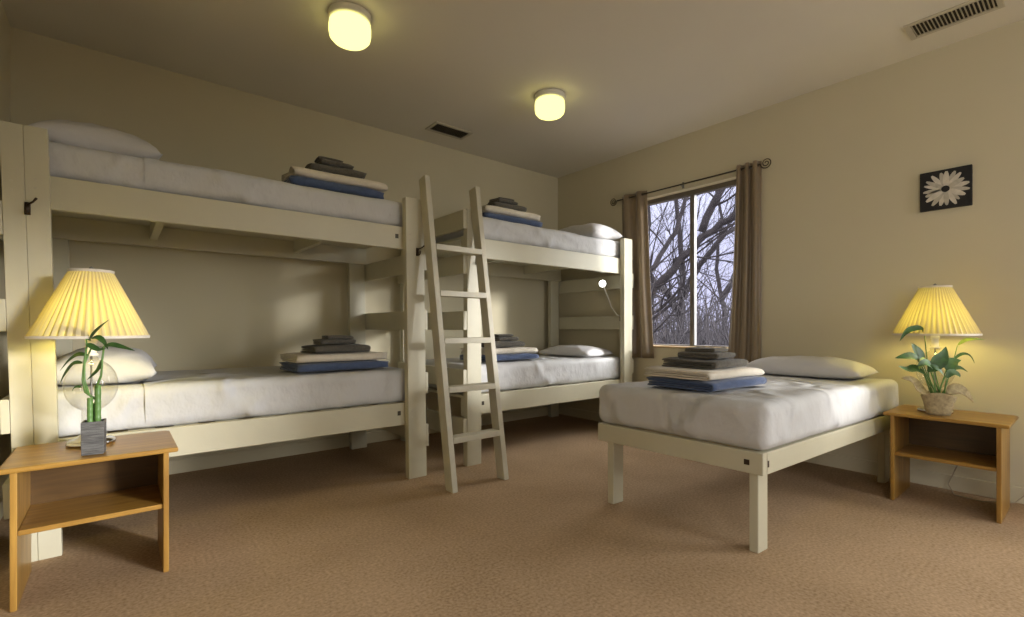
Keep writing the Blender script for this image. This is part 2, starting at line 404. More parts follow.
def window(idx, hole, axis='x', pos=XR, s=None):
    u0, u1, z0, z1 = hole
    o = bpy.data.objects.new('window_%d' % idx, None); C.objects.link(o); o['kind'] = 'structure'
    um = (u0 + u1) / 2
    loc = (pos, um, z0) if axis == 'x' else (um, pos, z0); o.location = loc; ORG[o.name] = Vector(loc)
    s = s or (1 if axis == 'x' else -1)
    def B(bm, ua, ub, d0, d1, za, zb):
        ds = sorted((pos + s * d0, pos + s * d1))
        if axis == 'x': bx(bm, ds[0], ds[1], ua, ub, za, zb)
        else: bx(bm, ua, ub, ds[0], ds[1], za, zb)
    f = bmesh.new(); fw = .035
    B(f, u0, u0 + fw, .075, .135, z0, z1); B(f, u1 - fw, u1, .075, .135, z0, z1)
    B(f, u0 + fw, u1 - fw, .075, .135, z1 - .045, z1); B(f, u0 + fw, u1 - fw, .075, .135, z0, z0 + .03)
    obj('window_frame', f, M['alu'], o, bevel=.003)
    g = bmesh.new(); B(g, um - .005, um + .03, .08, .115, z0 + .03, z1 - .045); obj('sash_stile', g, M['alu'], o, bevel=.002)
    g = bmesh.new(); B(g, um - .015, um - .006, .085, .125, z0 + .03, z1 - .045); obj('sash_stile', g, M['alu_light'], o, bevel=.002)
    g = bmesh.new(); B(g, u0 + fw, um - .015, .098, .102, z0 + .03, z1 - .045); obj('pane', g, M['pane'], o)
    g = bmesh.new(); B(g, um + .03, u1 - fw, .098, .102, z0 + .03, z1 - .045); obj('pane', g, M['pane'], o)
    g = bmesh.new(); B(g, u0 + .001, u1 - .001, -.018, .074, z0 - .0, z0 + .018); obj('window_sill', g, M['sill'], o, bevel=.004)
    return o
window(1, W1); window(2, W2); window(3, W3, 'y', YF); window(4, W4_FILL, 'x', XL, -1)  # the left-wall window is out of view, added as fill

# ------------------------------------------------------------------ bunk beds
def bunk(ox, shear, label, nm):
    L = 2.05 if ox < 0 else 2.028; y0, y1 = 3.035, 4.15
    root = thing('bunk_bed', (ox, y0, 0), label, 'bunk bed')
    F = lambda x, y, z: (x + ox - shear * z * (1 - .5 * x / L), y, z)
    PT = {0: .15 if ox < 0 else .132, 1: .138 if ox < 0 else .130}; pt = .055
    Hp = 1.955
    for (px, front) in ((0, 1), (1, 1), (0, 0), (1, 0)):
        pw = PT[px]; px = px * (L - pw)
        ya, yb = (y0, y0 + pt) if front else (y1 - pt, y1)
        bm = bmesh.new()
        # two boards glued edge to edge: the joint shows as a groove
        if px == 0 and front and ox < 0: bx(bm, px, px + pw * .47, ya, yb, 0, Hp, F); bx(bm, px + pw * .48, px + pw, ya, yb, 0, Hp + (.0), F)
        else: bx(bm, px, px + pw, ya, yb, 0, Hp, F)
        if px == 0 and front and ox < 0: bx(bm, px + pw * .46, px + pw * .49, ya + .004, yb - .004, 0, Hp - .003, F)
        p = obj('post', bm, M['paint'], root, bevel=.004)
        if front:
            for zb in (1.70, 1.66, .47, .43):
                for xb in (.03, .105):
                    b = bmesh.new(); c = F(px + xb, ya, zb + .02 * (xb > .05))
                    tube(b, [(c[0], ya - .0015, c[2]), (c[0], ya + .002, c[2])], .006, 8)
                    obj('bolt_plug', b, M['ladder'], p)
    for za, zb in ((.372, .527), (1.602, 1.757)):
        for (ya, yb) in ((y0 + pt, y0 + pt + .04), (y1 - pt - .04, y1 - pt)):
            r = obj('side_rail', box(.0, L, ya, yb, za, zb, f=F) if ya > 3.5 else box(.003, L - .003, ya, yb, za, zb, f=F), M['paint'], root, bevel=.004)
            if ya < 3.5:
                for xb in ((L - .18,) if ox < 0 else (.185,)):
                    b = bmesh.new(); c = F(xb, ya, za + .085)
                    bx(b, c[0] - .012, c[0] + .012, ya - .001, ya + .006, c[2] - .015, c[2] + .015); obj('bolt_pocket', b, M['bronze'], r)
    # end boards fastened on the outside of the posts
    for k, (za, zb) in enumerate(((.21, .365), (.585, .735), (1.035, 1.178), (1.46, 1.607), (1.80, 1.945))):
        for s in (0, 1):
            xa, xb = (-.032, -.001) if s == 0 else (L + .001, L + (.022 if ox < 0 else .028))
            if s and ox > 1 and k == 4: continue
            obj('end_board', box(xa, xb, y0 + .004, y1 - .004, za, zb, f=F), M['paint'], root, bevel=.003)
    # slat platforms and cross beams
    for zt in (.507, 1.737):
        for i in range(11 if zt < 1 else 0):
            xs = .02 + i * (L - .14) / 10
            obj('slat', box(xs, xs + .11, y0 + pt + .042, y1 - pt - .042, zt, zt + .02, f=F), M['paint'], root)
        if zt > 1: obj('platform_board', box(.01, L - .01, y0 + pt + .042, y1 - pt - .042, zt, zt + .019, f=F), M['paint'], root)
        for i in (.28, .72):
            obj('cross_beam', box(L * i - .02, L * i + .02, y0 + pt + .04, y1 - pt - .04, zt - .09, zt - .0005, f=F), M['paint'], root)
    return root, F
b1, F1 = bunk(-.348, .026, 'cream painted bunk bed at the left, ending in front of the ladder', 'a')
b2, F2 = bunk(2.047, .0, 'cream painted bunk bed in the far corner beside the window', 'b')

def mattress(x0, x1, zb, zt, label, seam, seed, f=None, y0=3.115, y1=4.065, ridge=None, group=None, wr=.006, sl=None):
    """mattress in its fitted sheet + the tucked top sheet that starts at x=seam"""
    org = f((x0 + x1) / 2, (y0 + y1) / 2, zb) if f else ((x0 + x1) / 2, (y0 + y1) / 2, zb)
    m = obj('mattress', rbox(x0, x1, y0, y1, zb, zt, .045, .03, wr, seed, f), M['sheet'], org=org, smooth=True)
    tag(m, label, 'mattress')
    a, b = (seam, x1 + .005) if seam < (x0 + x1) / 2 else (x0 - .005, seam)
    if sl is None: sl = label
    s = obj('top_sheet', sheet(a, b, y0 - .005, y1 + .005, zb + .003, zt + .005, .05, seed, wr, f, seam < (x0 + x1) / 2, ridge), M['sheet'], org=org, smooth=True)
    return m, s
def sheet(a, b, y0, y1, zb, zt, r, seed, wr, f, open_low, ridge):
    """a draped sheet: arch profile over the mattress, closed at the foot, open at the seam"""
    bm = rbox(a, b, y0, y1, zb, zt, r, .025, wr, seed, f=None, open_bottom=True, ridge=ridge)
    # open the seam end so that it lies as a cloth edge
    xe = a if open_low else b
    dele = [fc for fc in bm.faces if all(abs(v.co.x - xe) < r * 1.02 for v in fc.verts) and abs(fc.normal.x) > -1]
    bmesh.ops.recalc_face_normals(bm, faces=bm.faces)
    bm.normal_update()
    dele = [fc for fc in bm.faces if abs(fc.calc_center_median().x - xe) < r * 1.0]
    bmesh.ops.delete(bm, geom=dele, context='FACES')
    if f:
        for v in bm.verts: v.co = Vector(f(*v.co))
    return bm
rdg = lambda q, n: (1.1 * abs(math.sin((q.x * 9 + (q.z) * 22))) ** 3 * max(0, -n.y)) if q.x > 2.0 else 0
rd2 = lambda q, n: (.9 * (abs(math.sin((q.x * 6 - q.z * 14 + 2 * nz(q.x, q.z, 1, 3)))) ** 4) * max(0, -n.y))
m1, s1 = mattress(-.27, 1.655, .5285, .752, 'white mattress on the lower bunk at the left', .075, 1, lambda x, y, z: (x - .026 * z * (1 - .5 * (x + .348) / 2.05), y, z), ridge=rd2)
m2, s2 = mattress(-.27, 1.655, 1.7585, 1.935, 'white mattress on the upper bunk at the left', .10, 2, lambda x, y, z: (x - .026 * z * (1 - .5 * (x + .348) / 2.05), y, z), ridge=rd2)
m3, s3 = mattress(2.10, 4.02, .5285, .752, 'white mattress on the lower bunk in the far corner', 3.28, 3, ridge=rd2)
m4, s4 = mattress(2.10, 4.02, 1.7585, 1.940, 'white mattress on the upper bunk in the far corner', 3.40, 4, ridge=rdg)
for s_, w_ in ((s1, 'lower bunk at the left'), (s2, 'upper bunk at the left'), (s3, 'lower bunk in the far corner'), (s4, 'upper bunk in the far corner')):
    tag(s_, 'white top sheet tucked over the mattress of the ' + w_, 'bed sheet')

def pil(cx, cy, z, W, D, Tk, seed, label, rot=0, tilt=0):
    o = obj('pillow', pillow(cx, cy, z, W, D, Tk, seed, rot, tilt), M['pillow'], org=(cx, cy, z), smooth=True)
    return tag(o, label, 'pillow')
pil(-.045, 3.58, .756, .46, .72, .19, 1, 'white pillow on the lower bunk behind the left table lamp', -.05)
pil(-.085, 3.60, 1.940, .54, .76, .20, 2, 'white pillow on the upper bunk above the left table lamp', .02)
pil(3.77, 3.55, .756, .44, .70, .11, 3, 'white pillow on the lower bunk in the far corner', .04)
pil(3.80, 3.50, 1.946, .46, .78, .185, 4, 'white pillow on the upper bunk beside the curtain', .02)

def stack(x, y, z, where, seed, rz=0, W=.62, D=.37, k=1.06, spread=0.0, tw=(.38, .27, .050), dx=.0, three=True):
    hs = z + .001
    items = [('blanket', 'blue', W, D, .050 * k, 2, 'folded blue blanket under the stack on the ' + where, 'blanket', 'folded blue blankets'),
             ('blanket', 'cream', W - .01, D - .01, .048 * k, 2, 'folded cream blanket under the towels on the ' + where, 'blanket', 'folded cream blankets'),
             ('towel', 'towel', tw[0], tw[1], tw[2], 2, 'folded charcoal bath towel, widest towel on the ' + where, 'towel', 'folded charcoal towels'),
             ('towel', 'towel', tw[0] * .62, tw[1] * .72, .034, 1, 'charcoal hand towel under the washcloth on the ' + where, 'towel', 'folded charcoal towels'),
             ('washcloth', 'towel', tw[0] * .46, tw[1] * .55, .022, 1, 'small charcoal washcloth topping the stack on the ' + where, 'washcloth', 'folded washcloths')]
    rnd = random.Random(seed)
    for i, (nm, mt, w, d, h, nest, lab, cat, grp) in enumerate(items):
        jx, jy, jr = (rnd.uniform(-.015, .015), rnd.uniform(-.012, .012), rnd.uniform(-.06, .06)) if i > 0 else (0, 0, 0)
        if i == 1: jr *= .4
        if i >= 2: jx += dx
        bm = folded(w, d, h, nest, seed + i * 3.1, .010)
        top = max(v.co.z for v in bm.verts)
        place(bm, x + jx, y + jy, hs, rz + jr)
        o = obj(nm, bm, M[mt], org=(x + jx, y + jy, hs), smooth=True); tag(o, lab, cat, None)
        hs += top + .001
stack(1.175, 3.37, .768, 'lower bunk at the left', 11, .03, dx=0)
stack(1.145, 3.37, 1.952, 'upper bunk at the left', 22, -.02, dx=0, tw=(.36, .26, .06), k=1.16)
stack(2.66, 3.42, .768, 'lower bunk in the far corner', 33, .04, dx=.0)
stack(2.66, 3.38, 1.957, 'upper bunk in the far corner', 44, -.03, dx=0, tw=(.34, .26, .055), k=1.12)

# coat hooks screwed to the front posts (parts of the bunks)
def hook(root, F, px, z):
    c = Vector(F(px, 3.035, z)); bm = bmesh.new()
    bx(bm, c.x - .010, c.x + .010, c.y - .005, c.y - .0005, c.z - .030, c.z + .026)
    tube(bm, [(c.x, c.y - .004, c.z - .012), (c.x, c.y - .028, c.z - .026), (c.x, c.y - .042, c.z - .018), (c.x, c.y - .044, c.z)], [.005, .004, .004, .005], 6)
    tube(bm, [(c.x, c.y - .004, c.z + .014), (c.x + .02, c.y - .03, c.z + .026), (c.x + .032, c.y - .046, c.z + .040)], [.005, .004, .0055], 6)
    obj('coat_hook', bm, M['iron'], root, smooth=True)
hook(b1, F1, .078, 1.585); hook(b1, F1, 2.05 - .055, 1.585); hook(b2, F2, .085, 1.565)

# reading lamp clipped to the far headboard
rl = thing('reading_lamp', (4.0, 3.12, 1.13), 'small lit clip-on reading lamp with a curved neck on the far headboard', 'lamp')
cl = box(3.996, 4.072, 3.10, 3.125, 1.10, 1.16)
obj('clamp', box(3.985, 4.03, 3.092, 3.13, 1.12, 1.165), M['bronze'], rl, bevel=.004)
nk = bmesh.new(); tube(nk, [(4.0, 3.11, 1.16), (3.99, 3.17, 1.19), (3.98, 3.23, 1.27), (3.97, 3.27, 1.38), (3.95, 3.295, 1.46), (3.93, 3.305, 1.50)], .006, 8); obj('neck', nk, M['white_plastic'], rl, smooth=True)
hd = bmesh.new(); d_ = Vector((-.55, -.8, -.1)).normalized(); c_ = Vector((3.93, 3.305, 1.515))
tube(hd, [c_ - d_ * .045, c_ - d_ * .03, c_ - d_ * .002], [.014, .034, .038], 20); obj('lamp_head', hd, M['white_plastic'], rl, smooth=True)
dc = bmesh.new(); tube(dc, [c_ - d_ * .0015, c_ + d_ * .004, c_ + d_ * .010], [.035, .034, .02], 20); obj('light_disc', dc, M['led'], rl, smooth=True)

# ------------------------------------------------------------------ ladder
ld = thing('ladder', (1.86, 2.62, 0), 'cream painted wooden ladder with five rungs leaning between the bunks', 'ladder')
def LF(u, w, s, tx=0.0):
    """ladder frame: u across (x), w depth normal, s along its length"""
    sl = math.atan2(.37, 2.08); y = 2.60 + s * math.sin(sl) + w * math.cos(sl); z = s * math.cos(sl) - w * math.sin(sl)
    return (u, y, z)
def rail_x(side, s):
    return (1.664 + .008 * s / 2.1) if side < 0 else (2.082 + .018 * s / 2.1)
for side in (-1, 1):
    bm = bmesh.new(); P = []
    for s, zf in ((0, True), (2.15, False)):
        xc = rail_x(side, s)
        for (du, w) in ((-.020, 0), (.020, 0), (.020, .088), (-.020, .088)):
            p = Vector(LF(xc + du, w, s))
            if zf: p.y += (p.z) * math.tan(math.atan2(.37, 2.08)) * 0; p.z = 0.0; 
            P.append(bm.verts.new(p))
    for q in ((0, 1, 2, 3), (7, 6, 5, 4), (0, 4, 5, 1), (1, 5, 6, 2), (2, 6, 7, 3), (3, 7, 4, 0)): bm.faces.new([P[i] for i in q])
    obj('side_rail', bm, M['ladder'], ld, bevel=.003)
for i, z in enumerate((.320, .643, .966, 1.289, 1.612)):
    s = z / math.cos(math.atan2(.37, 2.08)); y = 2.60 + s * math.sin(math.atan2(.37, 2.08))
    xa, xb = rail_x(-1, s) + .0205, rail_x(1, s) - .0205
    bm = box(xa - .03, xb + .03, y - .008, y + .088, z - .017, z + .017) if False else box(xa, xb, y - .004, y + .084, z - .022, z + .017)
    obj('rung', bm, M['ladder'], ld, bevel=.003)

# ------------------------------------------------------------------ single bed
BO = Vector((2.264, .97, 0)); EX = Vector((.9988, -.0492, 0)); EY = Vector((-.0263, .9995, 0))
SB = lambda x, y, z: tuple(BO + EX * x + EY * y + Vector((0, 0, z)))
sb = thing('single_bed', SB(.95, .475, 0), 'cream painted low single bed frame with its head against the window wall', 'bed')
SL, SW = 1.885, .95
for nm, a in (('foot_rail', (0, .038, 0, SW)), ('head_rail', (SL - .038, SL, 0, SW)), ('side_rail', (.0385, SL - .0385, 0, .038)), ('side_rail', (.0385, SL - .0385, SW - .038, SW))):
    r = obj(nm, box(a[0], a[1], a[2], a[3], .377, .479, f=SB), M['paint'], sb, bevel=.004)
    if nm == 'foot_rail':
        obj('bolt_pocket', box(-.0012, .004, .060, .085, .415, .440, f=SB), M['iron'], r)
    if nm == 'side_rail' and a[2] == 0:
        obj('bolt_pocket', box(.043, .056, -.0012, .004, .410, .440, f=SB), M['iron'], r)
for lx in (.040, SL - .14):
    for ly in (.0395, SW - .0395 - .042):
        obj('leg', box(lx, lx + .09, ly, ly + .042, 0, .43, f=SB), M['paint'], sb, bevel=.004)
for i in range(8):
    xs = .14 + i * .2
    obj('slat', box(xs, xs + .09, .039, SW - .039, 0.459, .4775, f=SB), M['paint'], sb)
m5, s5 = mattress(.006, 1.86, .4805, .702, 'white mattress on the single bed, against the window wall', 1.20, 5, SB, y0=-.012, y1=.962, ridge=None, wr=.005)
tag(s5, 'white top sheet tucked over the mattress of the single bed', 'bed sheet')
pp = SB(1.63, .47, .707)
pil(pp[0], pp[1], .708, .42, .78, .135, 6, 'long white pillow on the single bed below the right curtain', -.01)
q = SB(.40, .50, 0)
stack(q[0], q[1], .720, 'single bed', 55, -.045, W=.56, D=.42, k=.98, tw=(.36, .33, .048), dx=-.01)

# ------------------------------------------------------------------ nightstands
def nightstand(label):
    r = thing('nightstand', (0, 0, 0), label, 'nightstand')
    hw = .24
    bm = bmesh.new(); z0, z1 = .515, .535; w, d0, d1 = .272, -.02, .44; c = .02
    base = [(-w, d0), (w, d0), (w, d1 - c), (w - c, d1), (-w + c, d1), (-w, d1 - c)]
    lo = [bm.verts.new((x, y, z0)) for x, y in base]; hi = [bm.verts.new((x, y, z1)) for x, y in base]
    bm.faces.new(lo[::-1]); bm.faces.new(hi)
    for i in range(6): bm.faces.new((lo[i], lo[(i + 1) % 6], hi[(i + 1) % 6], hi[i]))
    obj('tabletop', bm, M['oak'], r, bevel=.006)
    for s in (-1, 1):
        xa, xb = sorted((s * hw, s * (hw - .020)))
        obj('side_panel', box(xa, xb, 0, .385, 0, .5148), M['oak_v'], r, bevel=.003)
    obj('shelf', box(-hw + .0202, hw - .0202, .012, .37, .273, .293), M['oak'], r, bevel=.003)
    obj('back_panel', box(-hw + .0202, hw - .0202, .352, .364, .2932, .5146), M['oak_dark'], r)
    return r
def dup(root, loc, rz, label):
    r = root.copy(); C.objects.link(r); r.location = loc; r.rotation_euler = (0, 0, rz); r['label'] = label
    for ch in list(root.children):
        c = ch.copy(); C.objects.link(c); c.parent = r
        for g in ch.children:
            d = g.copy(); C.objects.link(d); d.parent = c
    return r
ns = nightstand('oak nightstand with one shelf at the left, under the lamp with the bamboo')
ns2 = dup(ns, (3.66, .577, 0), -PI / 2, 'oak nightstand with one shelf at the right, beside the single bed')
ns.location = (-.068, 2.545, 0)

# ------------------------------------------------------------------ table lamps
def table_lamp(label):
    r = thing('table_lamp', (0, 0, 0), label, 'lamp')
    b = bmesh.new(); lathe(b, [(.0, .001), (.084, .001), (.086, .008), (.082, .018), (.060, .024), (.044, .032), (.036, .045), (.034, .058), (.0, .058)], 0, 0, 40)
    obj('base', b, M['chrome'], r, smooth=True)
    g = bmesh.new(); pr = [(.034, .060), (.050, .075)]
    for i in range(2, 17):
        a = -PI / 2 + .55 + (PI - .85) * (i - 2) / 14; pr.append((.092 * math.cos(a) , .262 + .118 * 1.0 * math.sin(a) * 1.0 - .0))
    pr = [(.034, .060), (.033, .10), (.033, .140)] + [(.094 * math.cos(a), .260 + .116 * math.sin(a)) for a in [-1.21 + i * .178 for i in range(14)]] + [(.026, .372), (.020, .392)]
    lathe(g, pr, 0, 0, 40); obj('glass_globe', g, M['clear'], r, smooth=True)
    n = bmesh.new(); lathe(n, [(0, .39), (.024, .39), (.026, .398), (.018, .402), (.017, .445), (.021, .447), (.021, .480), (0, .480)], 0, 0, 20); obj('socket', n, M['white_plastic'], r, smooth=True)
    n = bmesh.new(); tube(n, [(0, 0, .06), (0, 0, .39)], .004, 8); obj('centre_rod', n, M['alu_light'], r, smooth=True)
    u = bmesh.new(); lathe(u, [(.0, .481), (.013, .483), (.016, .510), (.031, .545), (.034, .570), (.026, .595), (.0, .605)], 0, 0, 16)
    obj('bulb', u, M['bulb'], r, smooth=True)
    zb, zt, rb, rt = .475, .765, .205, .075
    s = bmesh.new(); NP = 46
    pl = lambda a, z: 1 + (.045 if z < .75 else .03) * (abs(((a * NP / (2 * PI)) % 1) - .5) * 2 - .5)
    lathe(s, [(rb, zb), (rb + (rt - rb) * .33, zb + (zt - zb) * .33), (rb + (rt - rb) * .66, zb + (zt - zb) * .66), (rt, zt)], 0, 0, NP * 4, pl)
    obj('lamp_shade', s, M['shade'], r, smooth=False)
    for rr, zz in ((rb, zb), (rt, zt)):
        t_ = bmesh.new(); lathe(t_, [(rr + .004, zz - .006), (rr + .005, zz + .006), (rr - .003, zz + .006), (rr - .003, zz - .006), (rr + .004, zz - .006)], 0, 0, 60)
        obj('shade_trim', t_, M['cream'], r, smooth=True)
    h = bmesh.new()
    for k in range(3):
        a = 2 * PI * k / 3; tube(h, [(0, 0, zt - .005), (rt * math.cos(a), rt * math.sin(a), zt - .002)], .002, 6)
    tube(h, [(0, 0, .60 + .03), (0, 0, zt)], .0025, 6)
    for s_ in (-1, 1): tube(h, [(.018 * s_, 0, .47), (.045 * s_, 0, .53), (.045 * s_, 0, .59), (0, 0, .64)], .0018, 6)
    obj('harp', h, M['alu_light'], r, smooth=True)
    f = bmesh.new(); lathe(f, [(0, zt), (.010, zt + .001), (.006, zt + .008), (.009, zt + .015), (.0, zt + .024)], 0, 0, 12); obj('finial', f, M['alu_light'], r, smooth=True)
    return r
tl = table_lamp('lit glass globe table lamp with pleated yellow shade on the left nightstand')
tl2 = dup(tl, (3.885, .645, .536), .9, 'lit table lamp with pleated yellow shade on the right nightstand behind the leafy plant')
tl.location = (-.09, 2.845, .536)

cd = bmesh.new(); tube(cd, [(3.97, .60, .541), (4.106, .60, .5405), (4.128, .61, .50), (4.14, .60, .35), (4.13, .57, .20), (4.12, .62, .05), (4.05, .58, .008), (4.02, .45, .008), (4.10, .32, .02), (4.15, .24, .12), (4.18, .20, .27)], .0035, 6)
tag(obj('lamp_cord', cd, M['cord'], org=(4.05, .58, 0), smooth=True), 'thin pale cord hanging behind the right nightstand to the floor', 'cord')

# ------------------------------------------------------------------ bamboo in a grey square pot
def bamboo():
    x, y, z = -.075, 2.615, .536
    r = thing('bamboo_plant', (x, y, z), 'lucky bamboo stalks in a square grey pot on the left nightstand', 'plant')
    R = Matrix.Rotation(math.radians(-6), 3, 'Z')
    def P(a, b, c): q = R @ Vector((a, b, 0)); return (x + q.x, y + q.y, z + c)
    b = bmesh.new(); w = .036; Hh = .135
    def ring(ww, zz): return [b.verts.new(P(sx * ww, sy * ww, zz)) for sx, sy in ((-1, -1), (1, -1), (1, 1), (-1, 1))]
    rs = [ring(w * .97, .001), ring(w, Hh), ring(w - .004, Hh), ring(w - .004, Hh - .02)]
    b.faces.new(rs[0][::-1]); b.faces.new(rs[3])
    for p, q in zip(rs, rs[1:]):
        for k in range(4): b.faces.new((p[k], p[(k + 1) % 4], q[(k + 1) % 4], q[k]))
    obj('pot', b, M['pot'], r, bevel=.002)
    def stalk(a, b_, top, rr):
        bm = bmesh.new(); pts, rad = [], []; n = 5
        for i in range(n + 1):
            zz = .11 + (top - .11) * i / n
            for dz, k in ((-.004, 1), (0, 1.12), (.004, 1)): pts.append(P(a, b_, zz + dz)); rad.append(rr * k)
        tube(bm, pts, rad, 12); obj('stalk', bm, M['stem'], r, smooth=True)
    stalk(-.012, .0, .225, .0095); stalk(.012, .004, .275, .0105); stalk(.0, .018, .20, .008)
    # camera-right axis in the place, for spreading the shoots
    rt = Vector((.774, -.633, 0)); base = Vector((x, y, z))
    def Q(u, v, d=0): return base + rt * u + Vector((0, 0, v)) + Vector((.633, .774, 0)) * d
    shoots = [[(-.012, .24), (-.030, .30), (-.030, .38), (-.020, .44), (-.022, .47)], [(.010, .27), (.030, .32), (.034, .38), (.042, .44)], [(.0, .22), (-.045, .25), (-.055, .30), (-.05, .36), (-.02, .43)]]
    for i, sh in enumerate(shoots):
        bm = bmesh.new(); tube(bm, [Q(u, v, .01 * (i - 1)) for u, v in sh], [.005, .004, .0038, .0035, .003][:len(sh)], 8); obj('shoot', bm, M['stem'], r, smooth=True)
    lv = [[(-.02, .46), (.00, .49), (.03, .52), (.065, .55)], [(-.02, .46), (-.06, .495), (-.12, .515), (-.175, .515)], [(-.02, .45), (.0, .44), (.03, .425), (.06, .43)],
          [(.03, .43), (.07, .445), (.12, .435), (.17, .42)], [(-.03, .40), (-.07, .405), (-.11, .38), (-.15, .335)], [(-.035, .37), (-.07, .37), (-.105, .33), (-.13, .285)],
          [(.035, .39), (.02, .345), (-.005, .32), (-.03, .30)], [(-.02, .47), (.01, .475), (.035, .455), (.05, .425)], [(-.04, .27), (-.055, .275), (-.07, .27), (-.08, .255)]]
    for i, l in enumerate(lv):
        bm = leaf(bmesh.new(), [Q(u, v, .012 * math.sin(i * 2.1)) for u, v in l], .022 if i < 8 else .012, .3)
        obj('leaf', bm, M['leaf'], r, smooth=True)
bamboo()

# ------------------------------------------------------------------ peace lily in burlap
def lily():
    x, y, z = 3.765, .61, .536
    r = thing('potted_lily', (x, y, z), 'leafy green houseplant in a burlap-wrapped pot on the right nightstand', 'plant')
    b = bmesh.new()
    pr = [(.050, .001), (.058, .02), (.068, .07), (.080, .118), (.083, .124), (.074, .118), (.066, .10)]
    lathe(b, pr, x, y, 48, lambda a, zz: 1 + .05 * math.sin(3 * a + 1) + .03 * math.sin(7 * a + zz * 40) + (.06 * abs(math.sin(2 * a)) if zz > z + .1 else 0), cap=(True, False))
    for v in b.verts: v.co.z += z
    for v in b.verts:
        if v.co.z > z + .1: v.co.z += .014 * math.sin(math.atan2(v.co.y - y, v.co.x - x) * 2 + 1.2)
    obj('burlap_wrap', b, M['burlap'], r, smooth=True)
    rt = Vector((.774, -.633, 0)); fw = Vector((.633, .774, 0)); base = Vector((x, y, z))
    def Q(u, v, d=0): return base + rt * u + Vector((0, 0, v)) + fw * d
    so = bmesh.new(); lathe(so, [(.0, z + .104), (.030, z + .106), (.064, z + .100)], x, y, 24); obj('soil', so, M['soil'], r, smooth=True)
    # two loose burlap ears
    for pts, w in (([(-.05, .12, .02), (-.095, .15, .03), (-.135, .20, .03), (-.195, .215, .03)], .065), ([(.05, .125, .0), (.10, .15, .0), (.15, .125, -.01), (.20, .075, -.01)], .07)):
        bm = leaf(bmesh.new(), [Q(*p) for p in pts], w, .5); 
        o = obj('burlap_ear', bm, M['burlap'], r, smooth=True); sm = o.modifiers.new('s', 'SOLIDIFY'); sm.thickness = .004
    L = [ # stem end (u,v,d) , leaf tip, width, mat
        (0, [(-.085, .30, .02), (-.10, .35, .02), (-.125, .39, .02), (-.145, .425, .02)], .085, 'leaf'),
        (0, [(-.12, .32, -.01), (-.16, .345, -.01), (-.21, .345, -.01), (-.258, .335, 0)], .060, 'leaf'),
        (0, [(-.10, .245, -.02), (-.15, .275, -.02), (-.20, .27, -.02), (-.255, .29, -.02)], .058, 'leaf'),
        (0, [(-.05, .27, -.03), (-.09, .30, -.04), (-.13, .31, -.05), (-.17, .29, -.05)], .065, 'leaf'),
        (0, [(-.06, .27, -.03), (-.04, .31, -.04), (-.01, .35, -.04), (.018, .405, -.03)], .090, 'leaf'),
        (0, [(-.02, .25, .03), (.01, .29, .03), (.03, .33, .03), (.035, .37, .03)], .07, 'leaf'),
        (0, [(.035, .265, -.01), (.06, .30, -.01), (.095, .318, 0), (.135, .322, 0)], .070, 'leaf'),
        (0, [(.02, .22, -.03), (.05, .255, -.03), (.09, .24, -.03), (.10, .225, -.03)], .05, 'leaf'),
        (0, [(.06, .25, .02), (.10, .275, .02), (.15, .275, .02), (.195, .250, .02)], .040, 'leaf'),
        (0, [(-.083, .48, 0), (-.106, .513, 0), (-.165, .505, 0), (-.20, .48, 0), (-.230, .435, 0)], .042, 'leaf'),
        (0, [(.122, .41, .01), (.165, .44, .01), (.22, .448, .01), (.285, .445, .01)], .026, 'leaf_pale'),
        (0, [(.10, .32, .02), (.155, .358, .02), (.205, .35, .02), (.236, .30, .02)], .022, 'leaf'),
        (0, [(-.05, .30, .05), (-.06, .33, .06), (-.09, .35, .06), (-.11, .35, .06)], .05, 'leaf_pale'),
        (0, [(-.09, .255, -.03), (-.07, .285, -.045), (-.04, .27, -.05), (-.01, .235, -.05)], .045, 'leaf'),
        (0, [(-.06, .30, .0), (-.10, .325, -.02), (-.13, .30, -.03), (-.14, .27, -.03)], .045, 'leaf_pale'),
    ]
    for i, (se, tip, w, mt) in enumerate(L):
        u0 = -.03 + .06 * ((i * 5) % 9) / 8; t0 = tip[0]
        bm = bmesh.new(); tube(bm, [Q(u0, .10, 0), Q(u0 * .7 + t0[0] * .3, .15, t0[2] * .4), Q(t0[0] * .75 + u0 * .25, t0[1] * .6 + .06, t0[2] * .8), Q(*t0)], [.0042, .0036, .003, .0022], 6)
        obj('petiole', bm, M['stem'], r, smooth=True)
        obj('leaf', leaf(bmesh.new(), [Q(*p) for p in tip], w * .86, .25), M[mt], r, smooth=True)
lily()

# ------------------------------------------------------------------ daisy picture
dp = thing('daisy_picture', (XR - .012, .642, 1.828), 'square black picture of a white daisy on the right wall', 'picture')
ya, yb, za, zb = .514, .770, 1.828, 2.083
obj('canvas', box(XR - .024, XR - .001, ya, yb, za, zb), M['black'], dp, bevel=.002)
cy, cz = .640, 1.955; npet = 19
rp = random.Random(3)
for i in range(npet):
    a = 2 * PI * i / npet + rp.uniform(-.06, .06); ln = .110 + rp.uniform(-.008, .010); w = .0130 + rp.uniform(-.002, .003)
    bm = bmesh.new(); X = XR - .0245 - .0003 * (i % 3); top, bot = [], []
    for k in range(9):
        t = k / 8; rr = .018 + (ln - .018) * t; ww = w * (math.sin(PI * min(.93, .12 + t * .81)) ** .6) if t < 1 else w * .35
        for s, lst in ((1, top), (-1, bot)):
            yy = rr * math.cos(a) - s * ww * math.sin(a); zz = rr * math.sin(a) + s * ww * math.cos(a)
            lst.append(bm.verts.new((X, cy + yy, cz + zz)))
    for k in range(8): bm.faces.new((top[k], top[k + 1], bot[k + 1], bot[k]))
    obj('petal', bm, M['petal' if i % 2 else 'petal2'], dp)
